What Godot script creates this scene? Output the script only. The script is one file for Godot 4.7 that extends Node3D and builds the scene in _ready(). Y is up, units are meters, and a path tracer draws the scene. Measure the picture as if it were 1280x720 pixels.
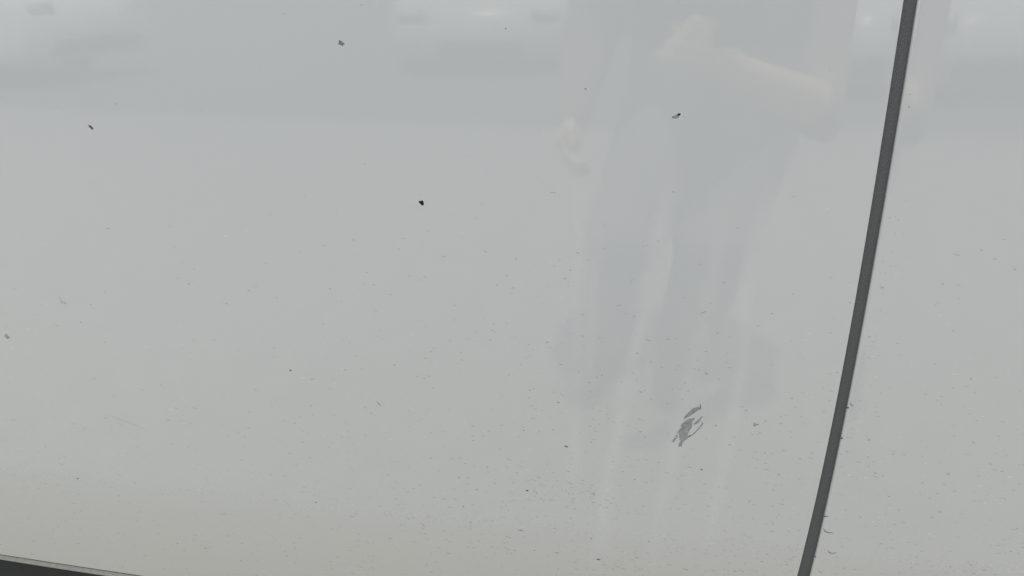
extends Node3D
# A close-up of a dirty white vehicle door: chipped paint, the gap beside it and the lower edge.
# x runs along the vehicle, y is up, z points away from its side. Units are metres.

const DOOR_TOP := 1.62
const DOOR_LEFT := -1.05
const SIDE_RIGHT := 1.25
const PRINT_X := -0.80      # corner and size of the area that the paint maps cover
const PRINT_Y := 0.40
const PRINT_W := 1.20
const PRINT_H := 0.72

var rng := RandomNumberGenerator.new()
var grain := FastNoiseLite.new()


# ---------------------------------------------------------------- helpers
func tone(r: float, g: float, b: float) -> Color:      # a linear base colour
	return Color(r, g, b).linear_to_srgb()


func mat(c: Color, rough := 0.6, metal := 0.0) -> StandardMaterial3D:
	var m := StandardMaterial3D.new()
	m.albedo_color = c
	m.roughness = rough
	m.metallic = metal
	return m


func thing(called: String, label: String, category: String, at := Vector3.ZERO) -> Node3D:
	var o := Node3D.new()
	o.name = called
	add_child(o, true)
	o.position = at
	o.set_meta("label", label)
	o.set_meta("category", category)
	return o


func part(called: String, mesh: Mesh, m: Material, parent: Node, label := "") -> MeshInstance3D:
	var o := MeshInstance3D.new()
	o.name = called
	o.mesh = mesh
	o.material_override = m
	if label != "":
		o.set_meta("label", label)
	parent.add_child(o, true)
	return o


func tri(st: SurfaceTool, a: Vector3, b: Vector3, c: Vector3, towards: Vector3) -> void:
	# front faces run clockwise
	if (b - a).cross(c - a).dot(towards) > 0.0:
		var t := b
		b = c
		c = t
	st.add_vertex(a)
	st.add_vertex(b)
	st.add_vertex(c)


func quad(st: SurfaceTool, a: Vector3, b: Vector3, c: Vector3, d: Vector3, towards: Vector3) -> void:
	tri(st, a, b, c, towards)
	tri(st, a, c, d, towards)


func box(st: SurfaceTool, lo: Vector3, hi: Vector3) -> void:
	var p: Array[Vector3] = []
	for i in 8:
		p.append(Vector3(hi.x if i & 1 else lo.x, hi.y if i & 2 else lo.y, hi.z if i & 4 else lo.z))
	quad(st, p[0], p[1], p[3], p[2], Vector3(0, 0, -1))
	quad(st, p[4], p[5], p[7], p[6], Vector3(0, 0, 1))
	quad(st, p[0], p[2], p[6], p[4], Vector3(-1, 0, 0))
	quad(st, p[1], p[3], p[7], p[5], Vector3(1, 0, 0))
	quad(st, p[0], p[1], p[5], p[4], Vector3(0, -1, 0))
	quad(st, p[2], p[3], p[7], p[6], Vector3(0, 1, 0))


func begin() -> SurfaceTool:
	var st := SurfaceTool.new()
	st.begin(Mesh.PRIMITIVE_TRIANGLES)
	return st


func flat_mesh(st: SurfaceTool) -> ArrayMesh:
	st.set_smooth_group(-1)
	st.generate_normals()
	return st.commit()


# ---------------------------------------------------------------- the shape of the vehicle's side
func bottom_y(x: float) -> float:
	return 0.4930 + 0.0199 * x


func door_edge_x(y: float) -> float:            # the door's edge on the gap
	var t := maxf(1.017 - y, 0.0)
	return 0.13907 + 0.0069 * t * t - 0.1235 * t * t * t


func side_edge_x(y: float) -> float:            # the other panel's edge on the gap
	var t := maxf(1.017 - y, 0.0)
	return 0.14673 - 0.0094 * t * t - 0.0606 * t * t * t


func skin_z(x: float, y: float) -> float:
	var z := -(x - 0.1) * (x - 0.1) / 26.0
	z -= (1.15 - y) * (1.15 - y) / 8.5 if y < 1.15 else (y - 1.15) * (y - 1.15) / 12.0
	z += 0.0047
	var v := y - bottom_y(x)
	if v < 0.11:
		z -= (0.11 - v) * (0.11 - v) / 2.4
	var d := door_edge_x(y) - x if x < (door_edge_x(y) + side_edge_x(y)) * 0.5 else x - side_edge_x(y)
	if d < 0.034:                               # the sheet draws in towards its folded edge
		z -= 1.5 * (0.034 - d) * (0.034 - d)
	return z


func skin(x: float, y: float) -> Vector3:
	return Vector3(x, y, skin_z(x, y))


func skin_normal(x: float, y: float) -> Vector3:
	var e := 0.0006
	return Vector3((skin_z(x - e, y) - skin_z(x + e, y)) / (2.0 * e), (skin_z(x, y - e) - skin_z(x, y + e)) / (2.0 * e), 1.0).normalized()


func print_uv(x: float, y: float) -> Vector2:
	return Vector2((x - PRINT_X) / PRINT_W, 1.0 - (y - PRINT_Y) / PRINT_H)


func steps(from: float, marks: Array, to: float) -> PackedFloat32Array:
	# marks: [up to, step] pairs; the result begins at `from` and ends at `to`
	var out := PackedFloat32Array([from])
	var at := from
	for m in marks:
		while at + m[1] * 0.5 < m[0] and at + m[1] * 0.5 < to:
			at = minf(at + m[1], to)
			out.append(at)
	if out[out.size() - 1] < to:
		out.append(to)
	return out


# One sheet of bodywork: a grid of points on the skin, with the chips cut out of it, a rounded fold on the gap and along the bottom.
# sheet.side is +1 where the gap lies on the sheet's right, -1 where it lies on its left.
func sheet_mesh(side: float, far_x: float, holes: Array) -> ArrayMesh:
	var r := 0.0016
	var rows := steps(0.0, [[0.004, 0.002], [0.12, 0.006], [0.56, 0.012], [1.2, 0.05]], 1.0)
	var cols := steps(0.0, [[0.3, 0.06], [0.90, 0.012], [0.98, 0.006], [1.0, 0.003]], 1.0) if side > 0 else steps(0.0, [[0.7, 0.06], [0.90, 0.012], [0.98, 0.006], [1.0, 0.003]], 1.0)
	var grid := []
	for j in rows.size():
		var line: Array[Vector2] = []
		for i in cols.size():
			var y0 := bottom_y(lerpf(far_x, 0.14, cols[i])) + 0.0022
			var y: float = lerpf(y0, DOOR_TOP, rows[j])
			var e: float = door_edge_x(y) - r if side > 0 else side_edge_x(y) + r
			var x: float = lerpf(far_x, e, cols[i])
			y = lerpf(bottom_y(x) + 0.0022, DOOR_TOP, rows[j])
			line.append(Vector2(x, y))
		grid.append(line)
	var st := begin()
	var skip := {}
	for h in holes:
		cut(st, grid, h, skip)
	for j in rows.size() - 1:
		for i in cols.size() - 1:
			if not skip.has(Vector2i(i, j)):
				var a: Vector2 = grid[j][i]
				var b: Vector2 = grid[j][i + 1]
				var c: Vector2 = grid[j + 1][i + 1]
				var d: Vector2 = grid[j + 1][i]
				on_skin(st, a, b, c)
				on_skin(st, a, c, d)
	# the fold on the gap
	for j in rows.size() - 1:
		for k in 7:
			for t in [[[0, 0], [1, 0], [1, 1]], [[0, 0], [1, 1], [0, 1]]]:
				for n in 3:
					var c: Array = t[n if side < 0.0 else 2 - n]
					fold_point(st, grid[j + c[1]][cols.size() - 1], side, r, k + c[0])
	# the fold along the bottom
	for i in cols.size() - 1:
		for k in 7:
			for t in [[[0, 0], [1, 0], [1, 1]], [[0, 0], [1, 1], [0, 1]]]:
				for n in 3:
					var c: Array = t[n if side > 0.0 else 2 - n]
					hem_point(st, grid[0][i + c[1]], r, k + c[0])
	st.index()
	st.generate_tangents()
	return st.commit()


func on_skin(st: SurfaceTool, a: Vector2, b: Vector2, c: Vector2) -> void:
	if (b - a).cross(c - a) > 0.0:
		var t := b
		b = c
		c = t
	for p in [a, b, c]:
		st.set_normal(skin_normal(p.x, p.y))
		st.set_uv(print_uv(p.x, p.y))
		st.add_vertex(skin(p.x, p.y))


func fold_point(st: SurfaceTool, p: Vector2, side: float, r: float, k: int) -> void:
	var a := minf(k, 6.0) / 6.0 * PI / 2.0
	var deep := 0.016 if k > 6 else 0.0
	st.set_normal(Vector3(side * sin(a), 0, cos(a)).lerp(skin_normal(p.x, p.y), 0.0 if k else 1.0).normalized())
	st.set_uv(print_uv(p.x + side * r * a, p.y))
	st.add_vertex(skin(p.x, p.y) + Vector3(side * r * sin(a), 0, -r * (1.0 - cos(a)) - deep))


func hem_point(st: SurfaceTool, p: Vector2, r: float, k: int) -> void:
	var a := minf(k, 6.0) / 6.0 * PI / 2.0
	var deep := 0.012 if k > 6 else 0.0
	st.set_normal(Vector3(0, -sin(a), cos(a)).lerp(skin_normal(p.x, p.y), 0.0 if k else 1.0).normalized())
	st.set_uv(print_uv(p.x, p.y - r * a))
	st.add_vertex(skin(p.x, p.y) + Vector3(0, -r * sin(a), -r * (1.0 - cos(a)) - deep))


# Leaves the outlines of one damaged place out of the sheet and meshes the rest of that block of cells round them.
func cut(st: SurfaceTool, grid: Array, outlines: Array, skip: Dictionary) -> void:
	var lo := Vector2(9, 9)
	var hi := Vector2(-9, -9)
	for o in outlines:
		for p in o:
			lo = lo.min(p)
			hi = hi.max(p)
	var i0 := 9999
	var i1 := 0
	var j0 := 9999
	var j1 := 0
	for j in grid.size() - 1:
		for i in grid[0].size() - 1:
			if grid[j][i].x < hi.x and grid[j][i + 1].x > lo.x and grid[j][i].y < hi.y and grid[j + 1][i].y > lo.y:
				i0 = mini(i0, i - 1)
				i1 = maxi(i1, i + 2)
				j0 = mini(j0, j - 1)
				j1 = maxi(j1, j + 2)
	var rim := PackedVector2Array()
	for i in range(i0, i1):
		rim.append(grid[j0][i])
	for j in range(j0, j1):
		rim.append(grid[j][i1])
	for i in range(i1, i0, -1):
		rim.append(grid[j1][i])
	for j in range(j1, j0, -1):
		rim.append(grid[j][i0])
	for j in range(j0, j1):
		for i in range(i0, i1):
			skip[Vector2i(i, j)] = true
	var points := rim.duplicate()
	for o in outlines:
		points.append_array(fine(o, 0.0005))
	for j in range(j0 + 1, j1):
		for i in range(i0 + 1, i1):
			var q: Vector2 = grid[j][i]
			var clear := true
			for o in outlines:
				if Geometry2D.is_point_in_polygon(q, o):
					clear = false
			if clear:
				points.append(q)
	var t := Geometry2D.triangulate_delaunay(points)
	for n in range(0, t.size(), 3):
		var mid := (points[t[n]] + points[t[n + 1]] + points[t[n + 2]]) / 3.0
		var keep := Geometry2D.is_point_in_polygon(mid, rim)
		for o in outlines:
			if Geometry2D.is_point_in_polygon(mid, o):
				keep = false
		if keep:
			on_skin(st, points[t[n]], points[t[n + 1]], points[t[n + 2]])


func fine(o: PackedVector2Array, most: float) -> PackedVector2Array:
	var out := PackedVector2Array()
	for i in o.size():
		var a := o[i]
		var b := o[(i + 1) % o.size()]
		var n := maxi(1, ceili(a.distance_to(b) / most))
		for k in n:
			out.append(a.lerp(b, float(k) / n))
	return out


# An outline given in millimetres round a place on the skin, its edge broken up a little.
func outline(at: Vector2, mm: Array, ragged := 0.00020) -> PackedVector2Array:
	var rough := PackedVector2Array()
	for i in range(0, mm.size(), 2):
		rough.append(at + Vector2(mm[i], mm[i + 1]) * 0.001)
	var o := fine(rough, 0.0006)
	for i in o.size():
		o[i] += Vector2(grain.get_noise_2d(o[i].x * 9e4, o[i].y * 9e4), grain.get_noise_2d(o[i].y * 9e4, o[i].x * 9e4 + 77.0)) * ragged * 2.0
	return o


# The floor of a chip, a layer of paint below the skin, and the broken edge of the paint round it.
func chip_mesh(o: PackedVector2Array, deep: float) -> ArrayMesh:
	var st := begin()
	var p := fine(o, 0.0005)
	var t := Geometry2D.triangulate_polygon(p)
	for n in range(0, t.size(), 3):
		var v: Array[Vector3] = []
		for k in 3:
			var q := p[t[n + k]]
			v.append(skin(q.x, q.y) - skin_normal(q.x, q.y) * deep)
		tri(st, v[0], v[1], v[2], Vector3(0, 0, 1))
	return flat_mesh(st)


func chip_edge(o: PackedVector2Array, deep: float, wide: float, high: float) -> ArrayMesh:
	# the broken edge of the paint: it lifts a little outside the chip and drops to the chip's floor
	var st := begin()
	var p := fine(o, 0.0005)
	var way := 1.0 if Geometry2D.is_polygon_clockwise(p) else -1.0
	var outer: Array[Vector3] = []
	var lip: Array[Vector3] = []
	var foot: Array[Vector3] = []
	for i in p.size():
		var along := (p[(i + 1) % p.size()] - p[i - 1]).normalized()
		var out := Vector2(-along.y, along.x) * way
		var n := skin_normal(p[i].x, p[i].y)
		var lift := high * (0.6 + 0.6 * grain.get_noise_2d(p[i].x * 3e4, p[i].y * 3e4))
		var q := p[i] + out * wide
		outer.append(skin(q.x, q.y) - n * 0.00002)
		lip.append(skin(p[i].x, p[i].y) + n * maxf(lift, 0.00002))
		foot.append(skin(p[i].x, p[i].y) - n * deep)
	for i in p.size():
		var k := (i + 1) % p.size()
		quad(st, outer[i], outer[k], lip[k], lip[i], Vector3(0, 0, 1))
		var inward := lip[i] - outer[i]
		quad(st, lip[i], lip[k], foot[k], foot[i], Vector3(inward.x, inward.y, 0.0))
	return flat_mesh(st)


# ---------------------------------------------------------------- computed paint maps
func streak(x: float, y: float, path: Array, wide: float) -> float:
	# how strong a pale streak is at x, y; path: points from the top down
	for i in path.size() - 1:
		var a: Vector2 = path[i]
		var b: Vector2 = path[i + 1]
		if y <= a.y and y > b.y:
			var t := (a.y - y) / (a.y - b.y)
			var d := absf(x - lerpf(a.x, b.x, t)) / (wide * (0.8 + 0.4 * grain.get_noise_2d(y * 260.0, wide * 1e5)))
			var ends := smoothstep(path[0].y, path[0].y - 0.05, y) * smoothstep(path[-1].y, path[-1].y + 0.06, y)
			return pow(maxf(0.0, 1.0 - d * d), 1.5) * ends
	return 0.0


func paint() -> StandardMaterial3D:
	var w := 1024
	var h := 614
	var color := Image.create(w, h, false, Image.FORMAT_RGB8)
	var gloss := Image.create(w, h, false, Image.FORMAT_L8)
	var clear := Image.create(w, h, false, Image.FORMAT_L8)
	var streaks := [  # pale streaks down the door: path, half width, strength
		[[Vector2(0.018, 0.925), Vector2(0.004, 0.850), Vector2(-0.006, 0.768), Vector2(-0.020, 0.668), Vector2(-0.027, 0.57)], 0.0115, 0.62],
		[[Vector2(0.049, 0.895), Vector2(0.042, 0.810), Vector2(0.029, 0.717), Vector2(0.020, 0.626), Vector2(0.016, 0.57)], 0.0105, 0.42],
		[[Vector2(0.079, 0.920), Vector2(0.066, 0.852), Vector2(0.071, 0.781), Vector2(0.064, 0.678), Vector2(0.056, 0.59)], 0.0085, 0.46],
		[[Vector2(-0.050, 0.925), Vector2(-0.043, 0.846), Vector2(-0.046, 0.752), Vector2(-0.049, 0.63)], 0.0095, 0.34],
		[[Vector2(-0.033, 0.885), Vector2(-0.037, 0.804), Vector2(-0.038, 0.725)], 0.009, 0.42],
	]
	for py in h:
		for px in w:
			var x := PRINT_X + PRINT_W * (px + 0.5) / w
			var y := PRINT_Y + PRINT_H * (1.0 - (py + 0.5) / h)
			var v := y - bottom_y(x)
			var cloud := grain.get_noise_2d(x * 60.0, y * 60.0)
			var mottle := grain.get_noise_2d(x * 420.0, y * 420.0 + 31.0)
			var speckle := grain.get_noise_2d(x * 2600.0, y * 2600.0 + 9.0)
			# road film, thicker towards the bottom
			var film := clampf((0.36 - v) / 0.36, 0.0, 1.0) * 0.30 + smoothstep(0.135, 0.095, v + 0.012 * cloud) * 0.38
			film *= 1.0 + 0.22 * cloud + 0.10 * mottle
			film += 0.16 * speckle * smoothstep(0.45, 0.12, v)
			var streaked := 0.0
			for s in streaks:
				streaked = maxf(streaked, streak(x, y, s[0], s[1]) * s[2])
			film = clampf(film + 0.02 * cloud, 0.0, 1.0)
			var c := Color(0.790, 0.795, 0.790).lerp(Color(0.785, 0.735, 0.60), film * 0.62)
			c = c.lerp(Color(0.87, 0.87, 0.86), streaked * (0.7 + 0.5 * mottle))
			color.set_pixel(px, py, c.linear_to_srgb())
			var dull := clampf(1.0 - 1.35 * smoothstep(0.0, 0.62, film) - 0.5 * streaked, 0.12, 1.0)
			clear.set_pixel(px, py, Color(1, 1, 1) * dull)
			gloss.set_pixel(px, py, Color(1, 1, 1) * clampf(0.03 + 0.62 * smoothstep(0.02, 0.7, film) + 0.25 * streaked + 0.02 * maxf(0.0, mottle), 0.0, 1.0))
	var peel := Image.create(w, h, false, Image.FORMAT_L8)
	for py in h:
		for px in w:
			peel.set_pixel(px, py, Color(1, 1, 1) * (0.5 + 0.35 * grain.get_noise_2d(px * 9.0, py * 9.0) + 0.2 * grain.get_noise_2d(px * 2.2, py * 2.2 + 500.0)))
	peel.convert(Image.FORMAT_RGBA8)
	peel.bump_map_to_normal_map(1.0)
	var m := mat(Color.WHITE, 1.0)
	m.resource_name = "white paint"
	m.texture_repeat = false
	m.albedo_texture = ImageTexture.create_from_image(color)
	m.roughness_texture = ImageTexture.create_from_image(gloss)
	m.roughness_texture_channel = BaseMaterial3D.TEXTURE_CHANNEL_RED
	m.normal_enabled = true
	m.normal_texture = ImageTexture.create_from_image(peel)
	m.normal_scale = 0.012
	m.clearcoat_enabled = true
	m.clearcoat = 1.0
	m.clearcoat_texture = ImageTexture.create_from_image(clear)
	m.clearcoat_roughness = 0.02
	m.metallic_specular = 0.55
	return m


func noisy(a: Color, b: Color, rough: float, scale: float, frequency := 0.02) -> StandardMaterial3D:
	var n := FastNoiseLite.new()
	n.seed = 11
	n.frequency = frequency
	n.fractal_octaves = 5
	var t := NoiseTexture2D.new()
	t.width = 512
	t.height = 512
	t.seamless = true
	t.noise = n
	var ramp := Gradient.new()
	ramp.set_color(0, a)
	ramp.set_color(1, b)
	t.color_ramp = ramp
	var m := mat(Color.WHITE, rough)
	m.albedo_texture = t
	m.uv1_triplanar = true
	m.uv1_world_triplanar = true
	m.uv1_scale = Vector3.ONE * scale
	return m


# ---------------------------------------------------------------- dirt lying on the paint
func fleck(st: SurfaceTool, x: float, y: float, long: float, wide: float, turn: float, high: float) -> void:
	# a low ragged crumb: a fan of six corners round a raised middle
	var along := Vector2(cos(turn), sin(turn))
	var over := Vector2(-along.y, along.x)
	var ring: Array[Vector3] = []
	for k in 6:
		var a := TAU * k / 6.0
		var q := Vector2(x, y) + along * cos(a) * long * 0.5 * rng.randf_range(0.65, 1.1) + over * sin(a) * wide * 0.5 * rng.randf_range(0.6, 1.15)
		ring.append(skin(q.x, q.y) - Vector3(0, 0, 0.00002))
	var top := skin(x + rng.randf_range(-0.1, 0.1) * long, y) + skin_normal(x, y) * high
	for k in 6:
		tri(st, ring[k], ring[(k + 1) % 6], top, Vector3(0, 0, 1))


func hair_line(st: SurfaceTool, path: Array, wide: float) -> void:
	# a thin bent line of dirt that lies on the paint
	for i in path.size() - 1:
		var a: Vector2 = path[i]
		var b: Vector2 = path[i + 1]
		var over := (b - a).normalized().orthogonal() * wide * 0.5
		var ta := 0.25 if i == 0 else 1.0
		var tb := 0.25 if i == path.size() - 2 else 1.0
		var up := Vector3(0, 0, wide * 0.5)
		var p := skin(a.x, a.y)
		var q := skin(b.x, b.y)
		var s := Vector3(over.x, over.y, 0)
		quad(st, p - s * ta, p + up * ta, q + up * tb, q - s * tb, Vector3(-over.x, -over.y, over.length()))
		quad(st, p + s * ta, p + up * ta, q + up * tb, q + s * tb, Vector3(over.x, over.y, over.length()))


# ---------------------------------------------------------------- the scene
func _ready() -> void:
	rng.seed = 7
	grain.seed = 3
	grain.frequency = 0.1
	grain.fractal_octaves = 3

	var camera := Camera3D.new()
	camera.name = "camera"
	add_child(camera)
	camera.position = Vector3(0, 1.0, 0.52)
	camera.rotation_degrees = Vector3(-18, 10, 0)
	camera.fov = 40
	camera.near = 0.02
	camera.far = 600
	camera.current = true

	var around := WorldEnvironment.new()
	around.name = "surroundings"
	var e := Environment.new()
	e.background_mode = Environment.BG_SKY
	e.tonemap_mode = Environment.TONE_MAPPER_LINEAR
	e.tonemap_exposure = 1.22
	e.sdfgi_enabled = true
	e.ssao_enabled = true
	e.ssil_enabled = true
	var heaven := ProceduralSkyMaterial.new()
	heaven.sky_top_color = Color(0.805, 0.846, 0.885)
	heaven.sky_horizon_color = Color(0.905, 0.935, 0.96)
	heaven.sky_curve = 0.3
	heaven.ground_bottom_color = Color(0.45, 0.44, 0.42)
	heaven.ground_horizon_color = Color(0.75, 0.76, 0.77)
	heaven.sun_angle_max = 1.0
	var sky := Sky.new()
	sky.sky_material = heaven
	e.sky = sky
	around.environment = e
	add_child(around)

	var sun := DirectionalLight3D.new()
	sun.name = "sun"
	add_child(sun)
	sun.rotation_degrees = Vector3(-76, 168, 0)
	sun.light_energy = 0.9
	sun.light_color = Color(1.0, 0.95, 0.87)
	sun.light_angular_distance = 0.5
	sun.shadow_enabled = true

	ground()
	vehicle()
	photographer()
	var van := parked("parked_van", "white van parked across the lot, its sliding door side on", "van", true)
	van.position = Vector3(-8.35, 0.0, 6.1)
	van.rotation.y = PI / 2.0
	var other := parked("parked_car_001", "pale car parked straight across the lot, nearest to the dirty white car", "car", false)
	other.position = Vector3(2.15, 0.0, 7.75)
	other.rotation.y = PI
	var far_car: Node3D = other.duplicate()  # added car: fills out the reflected detail, its lamps meant as a glint
	far_car.name = "parked_car_002"
	far_car.set_meta("label", "added pale car farther back, filling out the detail reflected in the paint")
	add_child(far_car, true)
	far_car.position = Vector3(-2.3, 0.0, 9.2)
	far_car.rotation.y = PI * 0.94


func ground() -> void:
	var st := begin()
	quad(st, Vector3(-150, 0, -150), Vector3(150, 0, -150), Vector3(150, 0, 150), Vector3(-150, 0, 150), Vector3.UP)
	part("ground", flat_mesh(st), noisy(tone(0.07, 0.07, 0.07), tone(0.13, 0.13, 0.127), 0.9, 0.9), self).set_meta("kind", "structure")
	st = begin()
	box(st, Vector3(-30, -0.2, -6), Vector3(30, 0.012, 4.3))
	part("pavement", flat_mesh(st), noisy(tone(0.27, 0.255, 0.23), tone(0.40, 0.38, 0.34), 0.9, 0.7), self).set_meta("kind", "structure")


func vehicle() -> void:
	var car := thing("parked_car", "dirty white car with chipped door paint and a dark panel gap", "car")
	var white := paint()
	var bare := noisy(tone(0.17, 0.18, 0.19), tone(0.42, 0.425, 0.43), 0.7, 40.0, 0.03)
	var primer := noisy(tone(0.25, 0.255, 0.255), tone(0.62, 0.625, 0.62), 0.75, 30.0, 0.02)
	var dark := mat(tone(0.11, 0.11, 0.105), 0.7)
	var black := mat(tone(0.006, 0.005, 0.004), 0.9)

	# damaged places: the outlines of their chips, then what each is
	var c_at := Vector2(0.0144, 0.9489)
	var deep := 0.0003
	var grey_chip := outline(Vector2(-0.2070, 0.9918), [-1.5, 2.6, 0.3, 1.5, 2.4, -0.2, 1.2, -0.7, 0.4, -1.9, -0.5, -0.9, -2.3, -0.5])
	var rust_chip := outline(Vector2(-0.1571, 0.8854), [-1.7, 1.4, -0.1, 1.4, 1.1, 2.0, 1.5, 0.2, 1.8, -1.0, 0.9, -1.9, -0.3, -1.7, -1.4, -0.5, -1.9, 0.3])
	var long_chip := outline(c_at, [-3.2, -0.6, -0.5, 0.5, 0.3, 1.2, 0.8, 1.6, 2.3, 1.6, 1.9, 0.5, 1.4, 0.2, 1.2, -1.4, -0.9, -1.9, -3.2, -1.6])
	var scrape_top := outline(Vector2(0.0400, 0.7366), [3.9, 6.6, 4.5, 6.7, 5.1, 2.2, 1.3, -1.1, -1.2, -3.8, -3.1, -5.4, -6.4, -8.0, -6.2, -5.2, -3.3, -1.3, -1.2, 2.1, 2.5, 3.5, 4.0, 3.9])
	var scrape := outline(Vector2(0.0370, 0.7184), [4.7, 12.6, 2.6, 8.7, 2.9, 4.6, 1.2, 1.2, -0.1, -3.4, 3.4, -1.9, 8.3, 5.1, 10.3, 9.9, 10.7, 8.6, 7.7, 2.7, 4.2, -2.3, -0.3, -6.5, -2.8, -9.6, -3.4, -13.4, -5.7, -13.7, -5.5, -10.8, -4.5, -8.3, -5.8, -7.0, -6.0, -3.3, -7.7, -1.6, -4.9, 3.5, -5.6, 5.0, -2.9, 8.6, -0.7, 11.1])
	var scrape_tail := outline(Vector2(0.0282, 0.7113), [1.2, 4.4, 2.1, 1.7, 0.3, -0.6, -0.5, -2.9, -2.0, -2.5, -1.1, -0.1])
	var sliver := outline(Vector2(0.0437, 0.7284), [3.5, 5.0, 0.6, -1.3, -2.3, -3.9, -3.0, -2.9, 0.9, 2.7], 0.0001)
	var small_chip := outline(Vector2(-0.4103, 0.9320), [-2.0, 1.5, 0.1, 1.6, 2.2, -0.5, 1.0, -2.1, -1.2, -0.4], 0.0001)
	var holes := [[grey_chip], [rust_chip], [long_chip], [scrape_top, scrape, scrape_tail, sliver], [small_chip]]

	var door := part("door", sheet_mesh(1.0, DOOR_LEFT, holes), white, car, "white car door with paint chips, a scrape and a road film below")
	var rust := noisy(tone(0.012, 0.008, 0.005), tone(0.05, 0.022, 0.008), 0.9, 200.0, 0.02)
	var lip := mat(tone(0.80, 0.80, 0.795), 0.35)
	var chips := [
		[grey_chip, bare, "grey angular paint chip high on the door"],
		[rust_chip, rust, "small dark rusty paint chip in the middle of the door"],
		[long_chip, primer, "long grey paint chip with a black corner"],
		[scrape_top, primer, "thin upper flake of the large scrape"],
		[scrape, primer, "large grey scrape low on the door"],
		[sliver, primer, "thin pale sliver inside the fork of the scrape"],
		[scrape_tail, primer, "small lower flake of the large scrape"],
		[small_chip, mat(tone(0.14, 0.14, 0.142), 0.8), "tiny dark paint chip at the far side of the door"],
	]
	for c in chips:
		var floor_mesh := part("paint_chip", chip_mesh(c[0], deep), c[1], door, c[2])
		floor_mesh.set_meta("label", c[2])
		part("paint_edge", chip_edge(c[0], deep, 0.0007, 0.00022), lip, door)
	var st := begin()
	var corner := outline(Vector2(0.0155, 0.9497), [-1.3, -0.5, -0.3, 0.7, 1.2, 0.8, 0.9, -0.3, -0.5, -0.7], 0.0)
	var lump := begin()
	var mid := skin(0.0156, 0.9498) + Vector3(0, 0, 0.0002)
	for i in corner.size():
		var a := corner[i]
		var b := corner[(i + 1) % corner.size()]
		tri(lump, skin(a.x, a.y) - Vector3(0, 0, deep * 0.8), skin(b.x, b.y) - Vector3(0, 0, deep * 0.8), mid, Vector3(0, 0, 1))
	part("tar_spot", flat_mesh(lump), black, door, "black speck in the corner of the long paint chip")

	dirt(door, car, white, dark)


func specks_near(which: int) -> Array:
	# crumbs of dirt seen one by one: x, y and length in tenths of a millimetre, then how dark (1 faint to 4 black)
	match which:
		0:
			return [-1911, 10161, 22, 2, -957, 10013, 16, 3, -3854, 9495, 27, 2, -3176, 9462, 16, 1, -2679, 9753, 18, 1, -2461, 10109, 23, 1, -2164, 9631, 17, 1, -440, 9648, 36, 2, -127, 9558, 15, 1, -738, 9378, 16, 1, -1969, 9117, 18, 2, -1225, 9190, 17, 1, -239, 9009, 21, 1]
		1:
			return [-4176, 8903, 21, 1, -1569, 8558, 18, 1, -3512, 8118, 21, 3, -2760, 8445, 20, 1, -2351, 8499, 19, 2, -4594, 7699, 30, 2, -4408, 7530, 27, 2, -4330, 7663, 23, 1, -2747, 7426, 36, 3, -2421, 7757, 27, 1, -1977, 8213, 44, 1, 270, 8257, 16, 2, 860, 8175, 26, 2, -21, 7588, 17, 2]
		2:
			return [-2013, 9222, 24, 1, -1139, 8864, 23, 1, -1176, 8760, 23, 1, -771, 8434, 17, 1, -469, 8544, 44, 1, -555, 8350, 39, 1, -1044, 8272, 35, 1, -1074, 7961, 18, 2, -678, 7843, 47, 2, -915, 7863, 24, 1, -278, 7873, 23, 1, -1734, 7691, 26, 1, 150, 7708, 39, 1, -1531, 7828, 25, 1]
		3:
			return [-5093, 6046, 40, 3, -5345, 5935, 100, 1, -4208, 5406, 23, 4, -3918, 5395, 60, 2, -5365, 5197, 50, 2, -4596, 6774, 33, 2, -2959, 7077, 44, 1, -2697, 6126, 53, 2, -4217, 5993, 34, 1, -4571, 5611, 27, 1, -3652, 5849, 42, 1, -3199, 6141, 47, 1, -2817, 6221, 77, 1, -2021, 7190, 100, 2]
		4:
			return [-528, 6959, 44, 3, -839, 6502, 39, 3, -1161, 6690, 33, 2, -983, 6788, 78, 1, -1398, 6558, 34, 2, -1255, 6457, 47, 2, -1489, 6245, 77, 1, -1378, 6269, 28, 3, -2058, 5822, 20, 4, -1324, 6109, 42, 2, -318, 6085, 20, 4, -255, 5872, 55, 3, -599, 5889, 80, 2, 80, 6463, 31, 2, -120, 6318, 38, 1]
		5:
			return [-898, 6085, 85, 2, -994, 5995, 69, 1, 54, 5937, 52, 2, 141, 6118, 38, 2, -858, 7070, 32, 2, -788, 7186, 75, 1, -634, 7101, 25, 2, -592, 7346, 36, 2, -817, 7366, 37, 1, -1607, 6966, 40, 1, 567, 7259, 40, 2, 495, 6861, 29, 3, 852, 7009, 45, 1, 683, 7104, 17, 2, 465, 7682, 55, 2, 396, 7785, 33, 1, 1025, 9774, 18, 1]
	return [1509, 9564, 13, 3, 1502, 9639, 13, 2, 1656, 7436, 47, 1, 2202, 6674, 32, 2, 2261, 6867, 47, 1, 2155, 6834, 42, 1, 2717, 6575, 63, 1, 2645, 6418, 42, 1, 2122, 6241, 33, 2, 1588, 6263, 34, 1, 1977, 6551, 38, 1, 1496, 7119, 16, 3, 1461, 7094, 22, 2, 1467, 6215, 23, 1]


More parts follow.
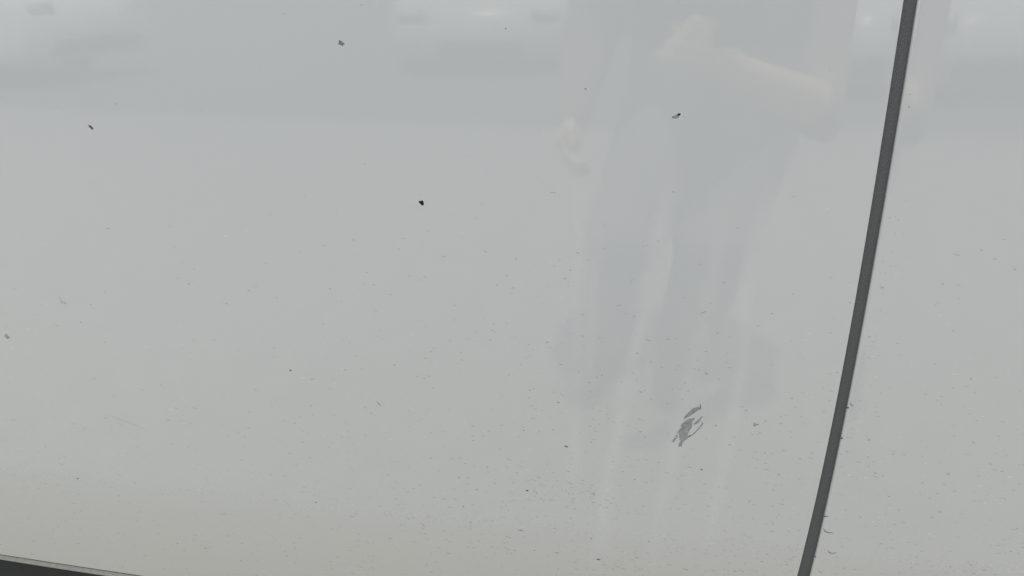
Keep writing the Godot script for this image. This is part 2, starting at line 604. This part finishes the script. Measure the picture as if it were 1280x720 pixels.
func scatter(st: SurfaceTool, count: int, lo: Vector2, hi: Vector2, side: bool) -> void:
	# road dirt thrown up from the wheels: short level dashes, thicker towards the bottom
	var made := 0
	while made < count:
		var x := rng.randf_range(lo.x, hi.x)
		var y := rng.randf_range(lo.y, hi.y)
		var likely := pow(clampf((0.93 - y) / 0.33, 0.0, 1.0), 1.6) * (1.0 if side else 0.3 + 0.7 * smoothstep(-0.42, -0.05, x))
		likely *= 0.35 + 0.65 * smoothstep(-0.25, 0.3, grain.get_noise_2d(x * 130.0, y * 130.0 + 200.0))
		if rng.randf() > likely:
			continue
		made += 1
		if side and x < side_edge_x(y) + 0.003 or not side and (x > door_edge_x(y) - 0.002 or y < bottom_y(x) + 0.003):
			continue
		var pale := rng.randf() < 0.28
		var shade := rng.randf_range(0.80, 0.86) if pale else rng.randf_range(0.42, 0.68)
		var c := Color(shade, shade * 0.985, shade * 0.93)
		st.set_color(c)
		var long := rng.randf_range(0.0013, 0.0036) * (1.0 if rng.randf() < 0.8 else 1.9)
		fleck(st, x, y, long, rng.randf_range(0.0006, 0.0011), rng.randfn(-0.12, 0.20), 0.00007)


func dirt(door: Node, car: Node, white: Material, dark: Material) -> void:
	var side := part("side_panel", sheet_mesh(-1.0, SIDE_RIGHT, []), white, car, "white body panel beyond the gap, speckled with road dirt")
	var film := mat(Color.WHITE, 0.85)
	film.vertex_color_use_as_albedo = true
	var black := mat(tone(0.045, 0.042, 0.038), 0.85)
	var grey := mat(tone(0.13, 0.13, 0.125), 0.85)
	var on_door := begin()
	var on_side := begin()
	for w in 7:
		var n := specks_near(w)
		for i in range(0, n.size(), 4):
			var x: float = n[i] * 1e-4
			var y: float = n[i + 1] * 1e-4
			var long: float = n[i + 2] * 1e-4
			var turn := rng.randfn(-0.1, 0.25) if long > 0.002 else rng.randf_range(-1.5, 1.5)
			if n[i + 3] > 2:
				var st := begin()
				fleck(st, x, y, long * 0.85, clampf(long * 0.45, 0.0009, 0.0017), turn, 0.0002)
				part("dirt_speck", flat_mesh(st), black if n[i + 3] > 3 else grey, door if w < 6 else side)
			else:
				var shade := rng.randf_range(0.50, 0.58) if n[i + 3] == 1 else rng.randf_range(0.26, 0.36)
				var st := on_door if w < 6 else on_side
				st.set_color(Color(shade, shade, shade * 0.97))
				fleck(st, x, y, long * 0.85, clampf(long * 0.3, 0.0006, 0.0011), turn, 0.00008)
	scatter(on_door, 3000, Vector2(-0.66, 0.49), Vector2(0.135, 0.93), false)
	scatter(on_side, 1500, Vector2(0.14, 0.52), Vector2(0.42, 0.93), true)
	for i in 110:                                # the bumpy patch left of the scrape
		var shade := rng.randf_range(0.80, 0.86) if i % 3 else rng.randf_range(0.40, 0.6)
		on_door.set_color(Color(shade, shade * 0.985, shade * 0.95))
		fleck(on_door, rng.randfn(-0.049, 0.012), rng.randfn(0.655, 0.022), rng.randf_range(0.001, 0.0028), rng.randf_range(0.0007, 0.0013), rng.randfn(-0.5, 0.4), 0.00025)
	for i in 90:                                 # grit along the edge of the other panel
		var y := rng.randf_range(0.56, 0.90)
		var shade := rng.randf_range(0.3, 0.6)
		on_side.set_color(Color(shade, shade, shade * 0.97))
		fleck(on_side, side_edge_x(y) + 0.003 + absf(rng.randfn(0.0, 0.006)), y, rng.randf_range(0.0006, 0.0016), 0.0006, rng.randfn(0.6, 0.7), 0.00008)
	for c in [[-0.5395, 0.7503, 0.009, 0.0055, 0.44], [0.0842, 0.7294, 0.0034, 0.003, 0.34], [-0.4725, 0.787, 0.006, 0.005, 0.62], [-0.4735, 0.790, 0.003, 0.005, 0.6]]:
		for k in 3:
			var shade: float = c[4] + rng.randf_range(-0.03, 0.05)
			on_door.set_color(Color(shade, shade, shade * 0.98))
			fleck(on_door, c[0] + rng.randfn(0.0, c[2] * 0.2), c[1] + rng.randfn(0.0, c[3] * 0.2), c[2] * 0.75, c[3] * 0.65, 0.4, 0.00005 + 0.00002 * k)
	on_door.set_color(Color(0.6, 0.6, 0.59))
	hair_line(on_door, [Vector2(-0.4599, 0.6823), Vector2(-0.447, 0.6778), Vector2(-0.433, 0.6742), Vector2(-0.4139, 0.6663)], 0.0004)
	var dust := part("road_dirt", flat_mesh(on_door), film, door)
	dust.set_meta("kind", "stuff")
	dust = part("road_dirt", flat_mesh(on_side), film, side)
	dust.set_meta("kind", "stuff")
	var hairs := [
		[[Vector2(0.1405, 0.6524), Vector2(0.1432, 0.6527), Vector2(0.1452, 0.6530)], 0.0009],
		[[Vector2(0.1433, 0.6413), Vector2(0.1444, 0.6390), Vector2(0.1473, 0.6380), Vector2(0.1512, 0.6385)], 0.0007],
		[[Vector2(0.1491, 0.6210), Vector2(0.1506, 0.6190), Vector2(0.1530, 0.6188), Vector2(0.1556, 0.6203)], 0.0006],
		[[Vector2(0.1463, 0.7529), Vector2(0.1468, 0.7508), Vector2(0.1488, 0.7498)], 0.0007],
		[[Vector2(0.1400, 0.6140), Vector2(0.1414, 0.6128), Vector2(0.1420, 0.6120)], 0.0007],
	]
	for h in hairs:
		var st := begin()
		hair_line(st, h[0], h[1])
		part("dirt_whisker", flat_mesh(st), dark, side)
	for y in [0.7481, 0.7228]:
		var st := begin()
		var x := side_edge_x(y) + 0.0006
		fleck(st, x - 0.0004, y, 0.0024, 0.0013, 0.2, 0.0004)
		part("dirt_speck", flat_mesh(st), black, side)
	# the strip inside the gap
	var st := begin()
	var rows := 60
	for j in rows:
		var y0 := lerpf(0.46, DOOR_TOP, float(j) / rows)
		var y1 := lerpf(0.46, DOOR_TOP, float(j + 1) / rows)
		for k in 4:
			var q := []
			for c in [[k, y0], [k + 1, y0], [k + 1, y1], [k, y1]]:
				var u: float = c[0] / 4.0 * 2.0 - 1.0
				var x: float = (door_edge_x(c[1]) + side_edge_x(c[1])) * 0.5 + u * 0.0075
				q.append(Vector3(x, c[1], skin_z(door_edge_x(c[1]) - 0.004, c[1]) - 0.0030 - 0.0006 * u * u))
			quad(st, q[0], q[1], q[2], q[3], Vector3(0, 0, 1))
	st.set_smooth_group(0)
	st.generate_normals()
	part("gap_seal", st.commit(), noisy(tone(0.07, 0.074, 0.073), tone(0.25, 0.258, 0.255), 0.8, 40.0, 0.05), car, "dark grey strip inside the gap between the panels")
	# below the door: a dusty flange, then black cladding
	var sill := begin()
	var clad := begin()
	var n := 70
	for i in n:
		var x0 := lerpf(DOOR_LEFT, SIDE_RIGHT, float(i) / n)
		var x1 := lerpf(DOOR_LEFT, SIDE_RIGHT, float(i + 1) / n)
		var prof := []
		for x in [x0, x1]:
			var b := bottom_y(x)
			var z := skin_z(x if absf(x - 0.14) > 0.04 else 0.18, b)
			prof.append([Vector3(x, b + 0.012, z - 0.0055), Vector3(x, b - 0.0068, z - 0.0048), Vector3(x, b - 0.0080, z - 0.0044), Vector3(x, b - 0.0094, z - 0.0048), Vector3(x, b - 0.0100, z - 0.0062), Vector3(x, b - 0.0096, z - 0.028)])
		for k in 5:
			var face: Vector3 = Vector3(0, 0, 1) if k < 3 else Vector3(0, -1, 0.3)
			quad(sill, prof[0][k], prof[1][k], prof[1][k + 1], prof[0][k + 1], face)
		var low := []
		for x in [x0, x1]:
			var b := bottom_y(x)
			low.append([Vector3(x, b + 0.01, -0.095), Vector3(x, b - 0.05, -0.095), Vector3(x, b - 0.12, -0.085), Vector3(x, b - 0.20, -0.10), Vector3(x, b - 0.26, -0.16)])
		for k in 4:
			quad(clad, low[0][k], low[1][k], low[1][k + 1], low[0][k + 1], Vector3(0, 0, 1))
	part("sill_flange", flat_mesh(sill), noisy(tone(0.42, 0.41, 0.37), tone(0.62, 0.59, 0.53), 0.8, 25.0), car, "dusty off-white flange under the door edge")
	clad.set_smooth_group(0)
	clad.generate_normals()
	part("sill_cladding", clad.commit(), noisy(tone(0.030, 0.030, 0.031), tone(0.045, 0.045, 0.046), 0.7, 40.0), car, "black sill cladding below the door")
	body(car, white)


func body(car: Node, _white: Material) -> void:
	# the rest of the vehicle behind its outer sheets
	var shell := begin()
	box(shell, Vector3(-1.9, 0.46, -1.75), Vector3(1.7, 1.75, -0.12))
	box(shell, Vector3(-1.9, 0.60, -0.12), Vector3(DOOR_LEFT - 0.006, 1.66, -0.062))
	box(shell, Vector3(SIDE_RIGHT + 0.006, 0.60, -0.12), Vector3(1.7, 1.66, -0.062))
	box(shell, Vector3(-1.9, 1.64, -0.12), Vector3(1.7, 1.75, -0.05))
	part("body_shell", flat_mesh(shell), mat(tone(0.7, 0.7, 0.69), 0.4), car)
	var under := begin()
	box(under, Vector3(-1.8, 0.24, -1.6), Vector3(1.6, 0.46, -0.2))
	part("underbody", flat_mesh(under), mat(tone(0.02, 0.02, 0.02), 0.9), car)
	for z in [-0.30, -1.55]:
		for x in [-1.5, 1.45]:
			var tyre := TorusMesh.new()
			tyre.inner_radius = 0.20
			tyre.outer_radius = 0.36
			tyre.rings = 32
			var w := part("wheel", tyre, mat(tone(0.02, 0.02, 0.02), 0.85), car)
			w.position = Vector3(x, 0.36, z)
			w.rotation.x = PI / 2.0
			var rim := CylinderMesh.new()
			rim.top_radius = 0.20
			rim.bottom_radius = 0.21
			rim.height = 0.15
			part("rim", rim, mat(tone(0.5, 0.5, 0.5), 0.4, 0.8), w)


# ---------------------------------------------------------------- what the paint reflects: a person with a phone, two vehicles and an added third
func net(bones: Array, cell: float, blend: float) -> ArrayMesh:
	# a smooth skin over tapered bones [from, to, radius, radius]: surface nets on a grid
	var lo := Vector3.INF
	var hi := -Vector3.INF
	for b in bones:
		var most: float = maxf(b[2], b[3]) + 2.0 * cell + blend
		lo = lo.min(b[0] - Vector3.ONE * most).min(b[1] - Vector3.ONE * most)
		hi = hi.max(b[0] + Vector3.ONE * most).max(b[1] + Vector3.ONE * most)
	var nx := ceili((hi.x - lo.x) / cell) + 1
	var ny := ceili((hi.y - lo.y) / cell) + 1
	var nz := ceili((hi.z - lo.z) / cell) + 1
	var sums := PackedFloat32Array()
	sums.resize(nx * ny * nz)
	for b in bones:
		var p: Vector3 = b[0]
		var ab: Vector3 = b[1] - p
		var l2 := maxf(ab.length_squared(), 1e-9)
		var most: float = maxf(b[2], b[3]) + 2.0 * cell + blend
		var f := ((p.min(b[1]) - Vector3.ONE * most - lo) / cell).floor().max(Vector3.ZERO)
		var g := ((p.max(b[1]) + Vector3.ONE * most - lo) / cell).ceil()
		for k in range(int(f.z), mini(int(g.z) + 1, nz)):
			for j in range(int(f.y), mini(int(g.y) + 1, ny)):
				for i in range(int(f.x), mini(int(g.x) + 1, nx)):
					var q := lo + Vector3(i, j, k) * cell - p
					var t := clampf(q.dot(ab) / l2, 0.0, 1.0)
					var d: float = (q - ab * t).length() - lerpf(b[2], b[3], t)
					if d < 2.0 * cell + blend:
						sums[(k * ny + j) * nx + i] += exp(-maxf(d, -0.06) / (blend * 0.4))
	var at := {}
	var verts := PackedVector3Array()
	for k in nz - 1:
		for j in ny - 1:
			for i in nx - 1:
				var inside := 0
				for c in 8:
					if sums[((k + (c >> 2)) * ny + j + ((c >> 1) & 1)) * nx + i + (c & 1)] > 1.0:
						inside += 1
				if inside == 0 or inside == 8:
					continue
				var sum := Vector3.ZERO
				var n := 0
				for c in 8:
					for axis in 3:
						var o := c | (1 << axis)
						if o == c:
							continue
						var va := log(maxf(sums[((k + (c >> 2)) * ny + j + ((c >> 1) & 1)) * nx + i + (c & 1)], 1e-5))
						var vb := log(maxf(sums[((k + (o >> 2)) * ny + j + ((o >> 1) & 1)) * nx + i + (o & 1)], 1e-5))
						if (va > 0.0) != (vb > 0.0):
							var pa := Vector3(c & 1, (c >> 1) & 1, c >> 2)
							sum += pa.lerp(Vector3(o & 1, (o >> 1) & 1, o >> 2), va / (va - vb))
							n += 1
				at[Vector3i(i, j, k)] = verts.size()
				verts.append(lo + (Vector3(i, j, k) + sum / n) * cell)
	var st := begin()
	st.set_smooth_group(0)
	for v in verts:
		st.add_vertex(v)
	var strides := [Vector3i(1, 0, 0), Vector3i(0, 1, 0), Vector3i(0, 0, 1)]
	for key in at:
		var base: Vector3i = key
		for axis in 3:
			var u: Vector3i = strides[(axis + 1) % 3]
			var w: Vector3i = strides[(axis + 2) % 3]
			if not (at.has(base - u) and at.has(base - w) and at.has(base - u - w)):
				continue
			var e: Vector3i = base + strides[axis]
			var in_a := sums[(base.z * ny + base.y) * nx + base.x] > 1.0
			var in_b := sums[(e.z * ny + e.y) * nx + e.x] > 1.0
			if in_a == in_b:
				continue
			var ring := [at[base], at[base - u], at[base - u - w], at[base - w]]
			if in_a:
				ring.reverse()
			for n in [0, 1, 2, 0, 2, 3]:
				st.add_index(ring[n])
	st.generate_normals()
	return st.commit()


func chain(points: Array, radii: Array) -> Array:
	var out := []
	for i in points.size() - 1:
		out.append([points[i], points[i + 1], radii[i], radii[i + 1]])
	return out


func photographer() -> void:
	var who := thing("person", "person in a dull pink top and dark trousers holding up a phone", "person")
	var pelvis := Vector3(0.13, 0.87, 1.13)
	var waist := Vector3(0.13, 1.00, 1.10)
	var chest := Vector3(0.14, 1.17, 1.02)
	var neck := Vector3(0.14, 1.31, 0.95)
	var skull := Vector3(0.14, 1.46, 0.88)
	var face := Vector3(-0.06, -0.55, -0.83).normalized()
	var crown := Vector3(0.0, 0.83, -0.55)
	var across := Vector3(1, 0, 0)
	var r_shoulder := Vector3(0.32, 1.16, 0.99)
	var r_elbow := Vector3(0.285, 0.800, 0.86)
	var r_wrist := Vector3(0.102, 0.893, 0.640)
	var l_shoulder := Vector3(-0.04, 1.16, 1.02)
	var l_elbow := Vector3(-0.15, 0.93, 1.09)
	var l_wrist := Vector3(-0.178, 0.745, 0.99)
	var feet := [[Vector3(0.045, 0.85, 1.14), Vector3(-0.068, 0.46, 1.05), Vector3(-0.115, 0.09, 1.10)], [Vector3(0.215, 0.85, 1.14), Vector3(0.132, 0.46, 1.05), Vector3(0.085, 0.09, 1.12)]]
	var bones := [[pelvis, waist, 0.125, 0.115], [waist, chest, 0.115, 0.13], [chest, neck, 0.10, 0.06], [neck, skull - face * 0.01, 0.055, 0.06],
		[chest, r_shoulder, 0.09, 0.06], [chest, l_shoulder, 0.09, 0.06],
		[skull, skull + crown * 0.035 - face * 0.015, 0.085, 0.085], [skull + face * 0.03 - crown * 0.05, skull + face * 0.055 - crown * 0.09, 0.055, 0.028]]
	bones += chain([r_shoulder, r_elbow, r_wrist], [0.052, 0.044, 0.029])
	bones += chain([l_shoulder, l_elbow, l_wrist], [0.052, 0.040, 0.027])
	for f in feet:
		bones += chain(f, [0.085, 0.052, 0.036])
	var skin_tone := mat(tone(0.56, 0.41, 0.29), 0.5)
	skin_tone.subsurf_scatter_enabled = true
	skin_tone.subsurf_scatter_strength = 0.1
	var body_mesh := part("body", net(bones, 0.016, 0.03), skin_tone, who)
	# face: nose, lips, ears, eyes
	part("nose", net([[skull + face * 0.085 + crown * 0.005, skull + face * 0.112 - crown * 0.03, 0.007, 0.012]], 0.005, 0.008), skin_tone, body_mesh)
	part("mouth", net([[skull + face * 0.085 - crown * 0.062 - across * 0.018, skull + face * 0.085 - crown * 0.062 + across * 0.018, 0.008, 0.008]], 0.005, 0.008), mat(tone(0.36, 0.17, 0.14), 0.5), body_mesh)
	for k in [-1.0, 1.0]:
		part("ear", net([[skull + across * k * 0.088 + crown * 0.015, skull + across * k * 0.088 - crown * 0.03, 0.013, 0.009]], 0.005, 0.008), skin_tone, body_mesh)
		var eye := SphereMesh.new()
		eye.radius = 0.012
		eye.height = 0.024
		part("eye", eye, mat(tone(0.5, 0.48, 0.46), 0.2), who).position = skull + face * 0.078 + across * k * 0.032 + crown * 0.004
	part("hair", net([[skull + crown * 0.045 - face * 0.02, skull + crown * 0.02 - face * 0.045, 0.088, 0.088], [skull - face * 0.05, skull - face * 0.05 - crown * 0.06, 0.075, 0.05]], 0.012, 0.02), mat(tone(0.03, 0.022, 0.016), 0.5), who)
	# hands: palm, four fingers and a thumb; the right one closed round the phone
	var right := [[r_wrist, Vector3(0.062, 0.925, 0.590), 0.026, 0.030], [Vector3(0.075, 0.938, 0.60), Vector3(0.05, 0.948, 0.575), 0.024, 0.022]]
	for k in 4:
		var a := Vector3(0.060 + 0.007 * k, 0.918 + 0.017 * k, 0.578)
		right += chain([a, a + Vector3(-0.022, 0.004, -0.028), a + Vector3(-0.052 + 0.003 * k, 0.007, -0.030), a + Vector3(-0.066 + 0.005 * k, 0.008, -0.022)], [0.0105, 0.0095, 0.0088, 0.0075])
	right += chain([Vector3(0.070, 0.948, 0.60), Vector3(0.035, 0.965, 0.572), Vector3(0.010, 0.972, 0.558)], [0.014, 0.011, 0.0085])
	part("hand", net(right, 0.005, 0.008), skin_tone, body_mesh)
	var fall := Vector3(0.0, -0.78, -0.62)
	var span := Vector3(0.0, 0.62, -0.78)
	var left := [[l_wrist, l_wrist + fall * 0.055, 0.024, 0.028], [l_wrist + fall * 0.06 - span * 0.022, l_wrist + fall * 0.06 + span * 0.022, 0.017, 0.017]]
	for k in 4:
		var a := l_wrist + fall * (0.076 - 0.004 * absf(k - 1.2)) + span * (0.030 - 0.019 * k)
		left += chain([a, a + fall * 0.030 + across * 0.006, a + fall * 0.048 + across * 0.022, a + fall * 0.046 + across * 0.040], [0.0105, 0.0095, 0.0088, 0.0075])
	left += chain([l_wrist + fall * 0.02 + span * 0.02, l_wrist + fall * 0.055 + span * 0.050 + across * 0.008, l_wrist + fall * 0.082 + span * 0.050 + across * 0.012], [0.014, 0.011, 0.0085])
	part("hand", net(left, 0.005, 0.008), skin_tone, body_mesh)
	# clothes
	var top := [[pelvis + Vector3(0, 0.06, 0), waist, 0.155, 0.145], [waist, chest, 0.145, 0.15], [chest, neck, 0.12, 0.075], [chest, r_shoulder, 0.11, 0.075], [chest, l_shoulder, 0.11, 0.075], [pelvis + Vector3(-0.06, 0.05, 0), pelvis + Vector3(0.06, 0.05, 0), 0.14, 0.14]]
	top += chain([r_shoulder, r_elbow, r_elbow.lerp(r_wrist, 0.12)], [0.068, 0.058, 0.054])
	top += chain([l_shoulder, l_elbow, l_elbow.lerp(l_wrist, 0.98)], [0.068, 0.054, 0.040])
	part("top", net(top, 0.016, 0.03), mat(tone(0.25, 0.195, 0.19), 0.9), who)
	var trousers := [[pelvis + Vector3(-0.05, 0, 0), pelvis + Vector3(0.05, 0, 0), 0.145, 0.145]]
	for f in feet:
		trousers += chain([f[0], f[1], f[2] + Vector3(0, 0.02, 0)], [0.110, 0.080, 0.074])
	part("trousers", net(trousers, 0.016, 0.03), mat(tone(0.33, 0.325, 0.325), 0.9), who)
	for f in feet:
		var heel: Vector3 = f[2]
		part("shoe", net([[heel + Vector3(0, -0.035, 0.03), heel + Vector3(-0.02, -0.04, -0.10), 0.048, 0.044], [heel + Vector3(-0.02, -0.04, -0.10), heel + Vector3(-0.03, -0.05, -0.17), 0.044, 0.036], [heel, heel + Vector3(0, -0.03, 0), 0.05, 0.05]], 0.01, 0.02), mat(tone(0.05, 0.05, 0.05), 0.7), who)
	# the phone, lying across in the hand just behind where the picture is taken from
	var phone := thing("phone", "dark phone held across in the person's right hand", "phone")
	phone.rotation_degrees = Vector3(-18, 10, 0)
	phone.position = Vector3(0.045, 0.975, 0.548)
	var slab := begin()
	var o := PackedVector2Array()
	for c in [[1, 1], [-1, 1], [-1, -1], [1, -1]]:
		for k in 5:
			var a := PI / 2.0 * k / 4.0 + (0.0 if c[0] > 0 and c[1] > 0 else PI / 2.0 if c[1] > 0 else PI if c[0] < 0 else PI * 1.5)
			o.append(Vector2(c[0] * 0.066, c[1] * 0.027) + Vector2(cos(a), sin(a)) * 0.009)
	for i in o.size():
		var a := o[i]
		var b := o[(i + 1) % o.size()]
		quad(slab, Vector3(a.x, a.y, 0.004), Vector3(b.x, b.y, 0.004), Vector3(b.x, b.y, -0.004), Vector3(a.x, a.y, -0.004), Vector3(a.x + b.x, a.y + b.y, 0))
		tri(slab, Vector3(a.x, a.y, 0.004), Vector3(b.x, b.y, 0.004), Vector3(0, 0, 0.004), Vector3(0, 0, 1))
		tri(slab, Vector3(a.x, a.y, -0.004), Vector3(b.x, b.y, -0.004), Vector3(0, 0, -0.004), Vector3(0, 0, -1))
	part("phone_case", flat_mesh(slab), mat(tone(0.02, 0.02, 0.022), 0.35), phone)
	var screen := QuadMesh.new()
	screen.size = Vector2(0.138, 0.064)
	part("phone_screen", screen, mat(tone(0.01, 0.01, 0.012), 0.1), phone).position = Vector3(0, 0, 0.0046)


func hull(side_view: Array, half: float, top_half: float, low: float, high: float) -> ArrayMesh:
	# a body panel box: a side view [z, y, ...] given width, narrowing from `low` to `high`, its outer edges rounded
	var st := begin()
	var o := PackedVector2Array()
	for i in range(0, side_view.size(), 2):
		o.append(Vector2(side_view[i], side_view[i + 1]))
	var mid := Vector2.ZERO
	for p in o:
		mid += p / o.size()
	var rings := []
	for k in [[-1.0, 0.93], [-0.93, 1.0], [0.93, 1.0], [1.0, 0.93]]:
		var ring: Array[Vector3] = []
		for p in o:
			var q: Vector2 = mid.lerp(p, k[1])
			ring.append(Vector3(k[0] * lerpf(half, top_half, clampf((q.y - low) / (high - low), 0.0, 1.0)), q.y, q.x))
		rings.append(ring)
	for r in 3:
		for i in o.size():
			var n := (i + 1) % o.size()
			var out := Vector3((r - 1) * 2.0, 0, 0) + Vector3(0, (o[i] + o[n]).y * 0.5 - mid.y, (o[i] + o[n]).x * 0.5 - mid.x)
			var edge := o[n] - o[i]
			var face := Vector3((r - 1) * 0.7, -edge.x, edge.y)
			if face.dot(out) < 0.0 and r == 1:
				face = -face
			elif r != 1:
				face = out
			quad(st, rings[r][i], rings[r][n], rings[r + 1][n], rings[r + 1][i], face)
	for k in [0, 3]:
		var t := Geometry2D.triangulate_polygon(o)
		for n in range(0, t.size(), 3):
			tri(st, rings[k][t[n]], rings[k][t[n + 1]], rings[k][t[n + 2]], Vector3(k - 1.5, 0, 0))
	return flat_mesh(st)


func parked(called: String, label: String, category: String, tall: bool) -> Node3D:
	# faces +z; its length runs along z
	var v := thing(called, label, category)
	var coat := mat(tone(0.72, 0.73, 0.73) if tall else tone(0.46, 0.47, 0.48), 0.35)
	var glass := mat(tone(0.02, 0.025, 0.028), 0.08)
	var plastic := mat(tone(0.03, 0.03, 0.03), 0.7)
	var rubber := mat(tone(0.02, 0.02, 0.02), 0.85)
	var metal := mat(tone(0.55, 0.55, 0.56), 0.3, 0.9)
	var lens := mat(tone(0.4, 0.41, 0.42), 0.45)
	var half := 0.98 if tall else 0.90
	var top := 2.0 if tall else 1.46
	var belt := 1.15 if tall else 0.93
	if tall:
		part("body", hull([-2.4, 0.30, -2.5, 0.6, -2.5, 1.15, -2.42, 1.92, -2.2, 2.0, 1.15, 2.0, 1.35, 1.93, 1.95, 1.22, 2.55, 1.02, 2.68, 0.75, 2.68, 0.42, 2.55, 0.28], half, 0.84, belt, top), coat, v)
	else:
		part("body", hull([-2.15, 0.22, -2.25, 0.5, -2.25, 0.88, -2.05, 0.98, 1.0, 0.96, 1.9, 0.84, 2.2, 0.70, 2.25, 0.45, 2.2, 0.16, 2.0, 0.14], half, 0.86, belt, top), coat, v)
		part("cabin", hull([-2.0, 0.95, -1.55, 1.38, -1.2, 1.46, 0.1, 1.46, 0.35, 1.40, 1.05, 0.94], 0.80, 0.62, belt, top), coat, v)
	var pane := begin()
	if tall:
		quad(pane, Vector3(-0.78, 1.27, 1.935), Vector3(0.78, 1.27, 1.935), Vector3(0.68, 1.86, 1.44), Vector3(-0.68, 1.86, 1.44), Vector3(0, 0.6, 0.8))
	else:
		quad(pane, Vector3(-0.70, 0.99, 1.02), Vector3(0.70, 0.99, 1.02), Vector3(0.58, 1.38, 0.42), Vector3(-0.58, 1.38, 0.42), Vector3(0, 0.6, 0.8))
	part("windscreen", flat_mesh(pane), glass, v)
	for s in [-1.0, 1.0]:
		var wins := [[0.55, 1.55], [-0.7, 0.45]] if tall else [[-0.35, 0.62], [-1.35, -0.42]]
		for w in wins:
			pane = begin()
			var x0: float = s * (half * 0.985 + 0.008 if tall else 0.815)
			var x1: float = s * (0.895 if tall else 0.685)
			var y0 := 1.22 if tall else 0.99
			var y1 := 1.78 if tall else 1.36
			var cut_off := 0.40 if w[1] > 0.6 else 0.0
			quad(pane, Vector3(x0, y0, w[0]), Vector3(x0, y0, w[1]), Vector3(x1, y1, w[1] - cut_off), Vector3(x1, y1, w[0]), Vector3(s, 0.2, 0))
			part("side_window", flat_mesh(pane), glass, v)
		var front := 2.67 if tall else 2.23
		var lamp := begin()
		box(lamp, Vector3(s * 0.68 - 0.15, 0.70 if tall else 0.62, front - 0.14), Vector3(s * 0.68 + 0.15, 0.88 if tall else 0.74, front + 0.005))
		part("headlight", flat_mesh(lamp), lens, v)
		for z in [-1.45, 1.5]:
			var tyre := TorusMesh.new()
			tyre.inner_radius = 0.19
			tyre.outer_radius = 0.33
			tyre.rings = 28
			var w := part("wheel", tyre, rubber, v)
			w.position = Vector3(s * (half - 0.07), 0.33, z)
			w.rotation.z = PI / 2.0
			var rim := CylinderMesh.new()
			rim.top_radius = 0.19
			rim.bottom_radius = 0.20
			rim.height = 0.14
			part("rim", rim, metal, w)
	var front := 2.68 if tall else 2.25
	var grille := begin()
	box(grille, Vector3(-0.62 if tall else -0.42, 0.34 if tall else 0.20, front - 0.2), Vector3(0.62 if tall else 0.42, 0.50 if tall else 0.38, front + 0.012))
	part("grille", flat_mesh(grille), plastic, v)
	return v
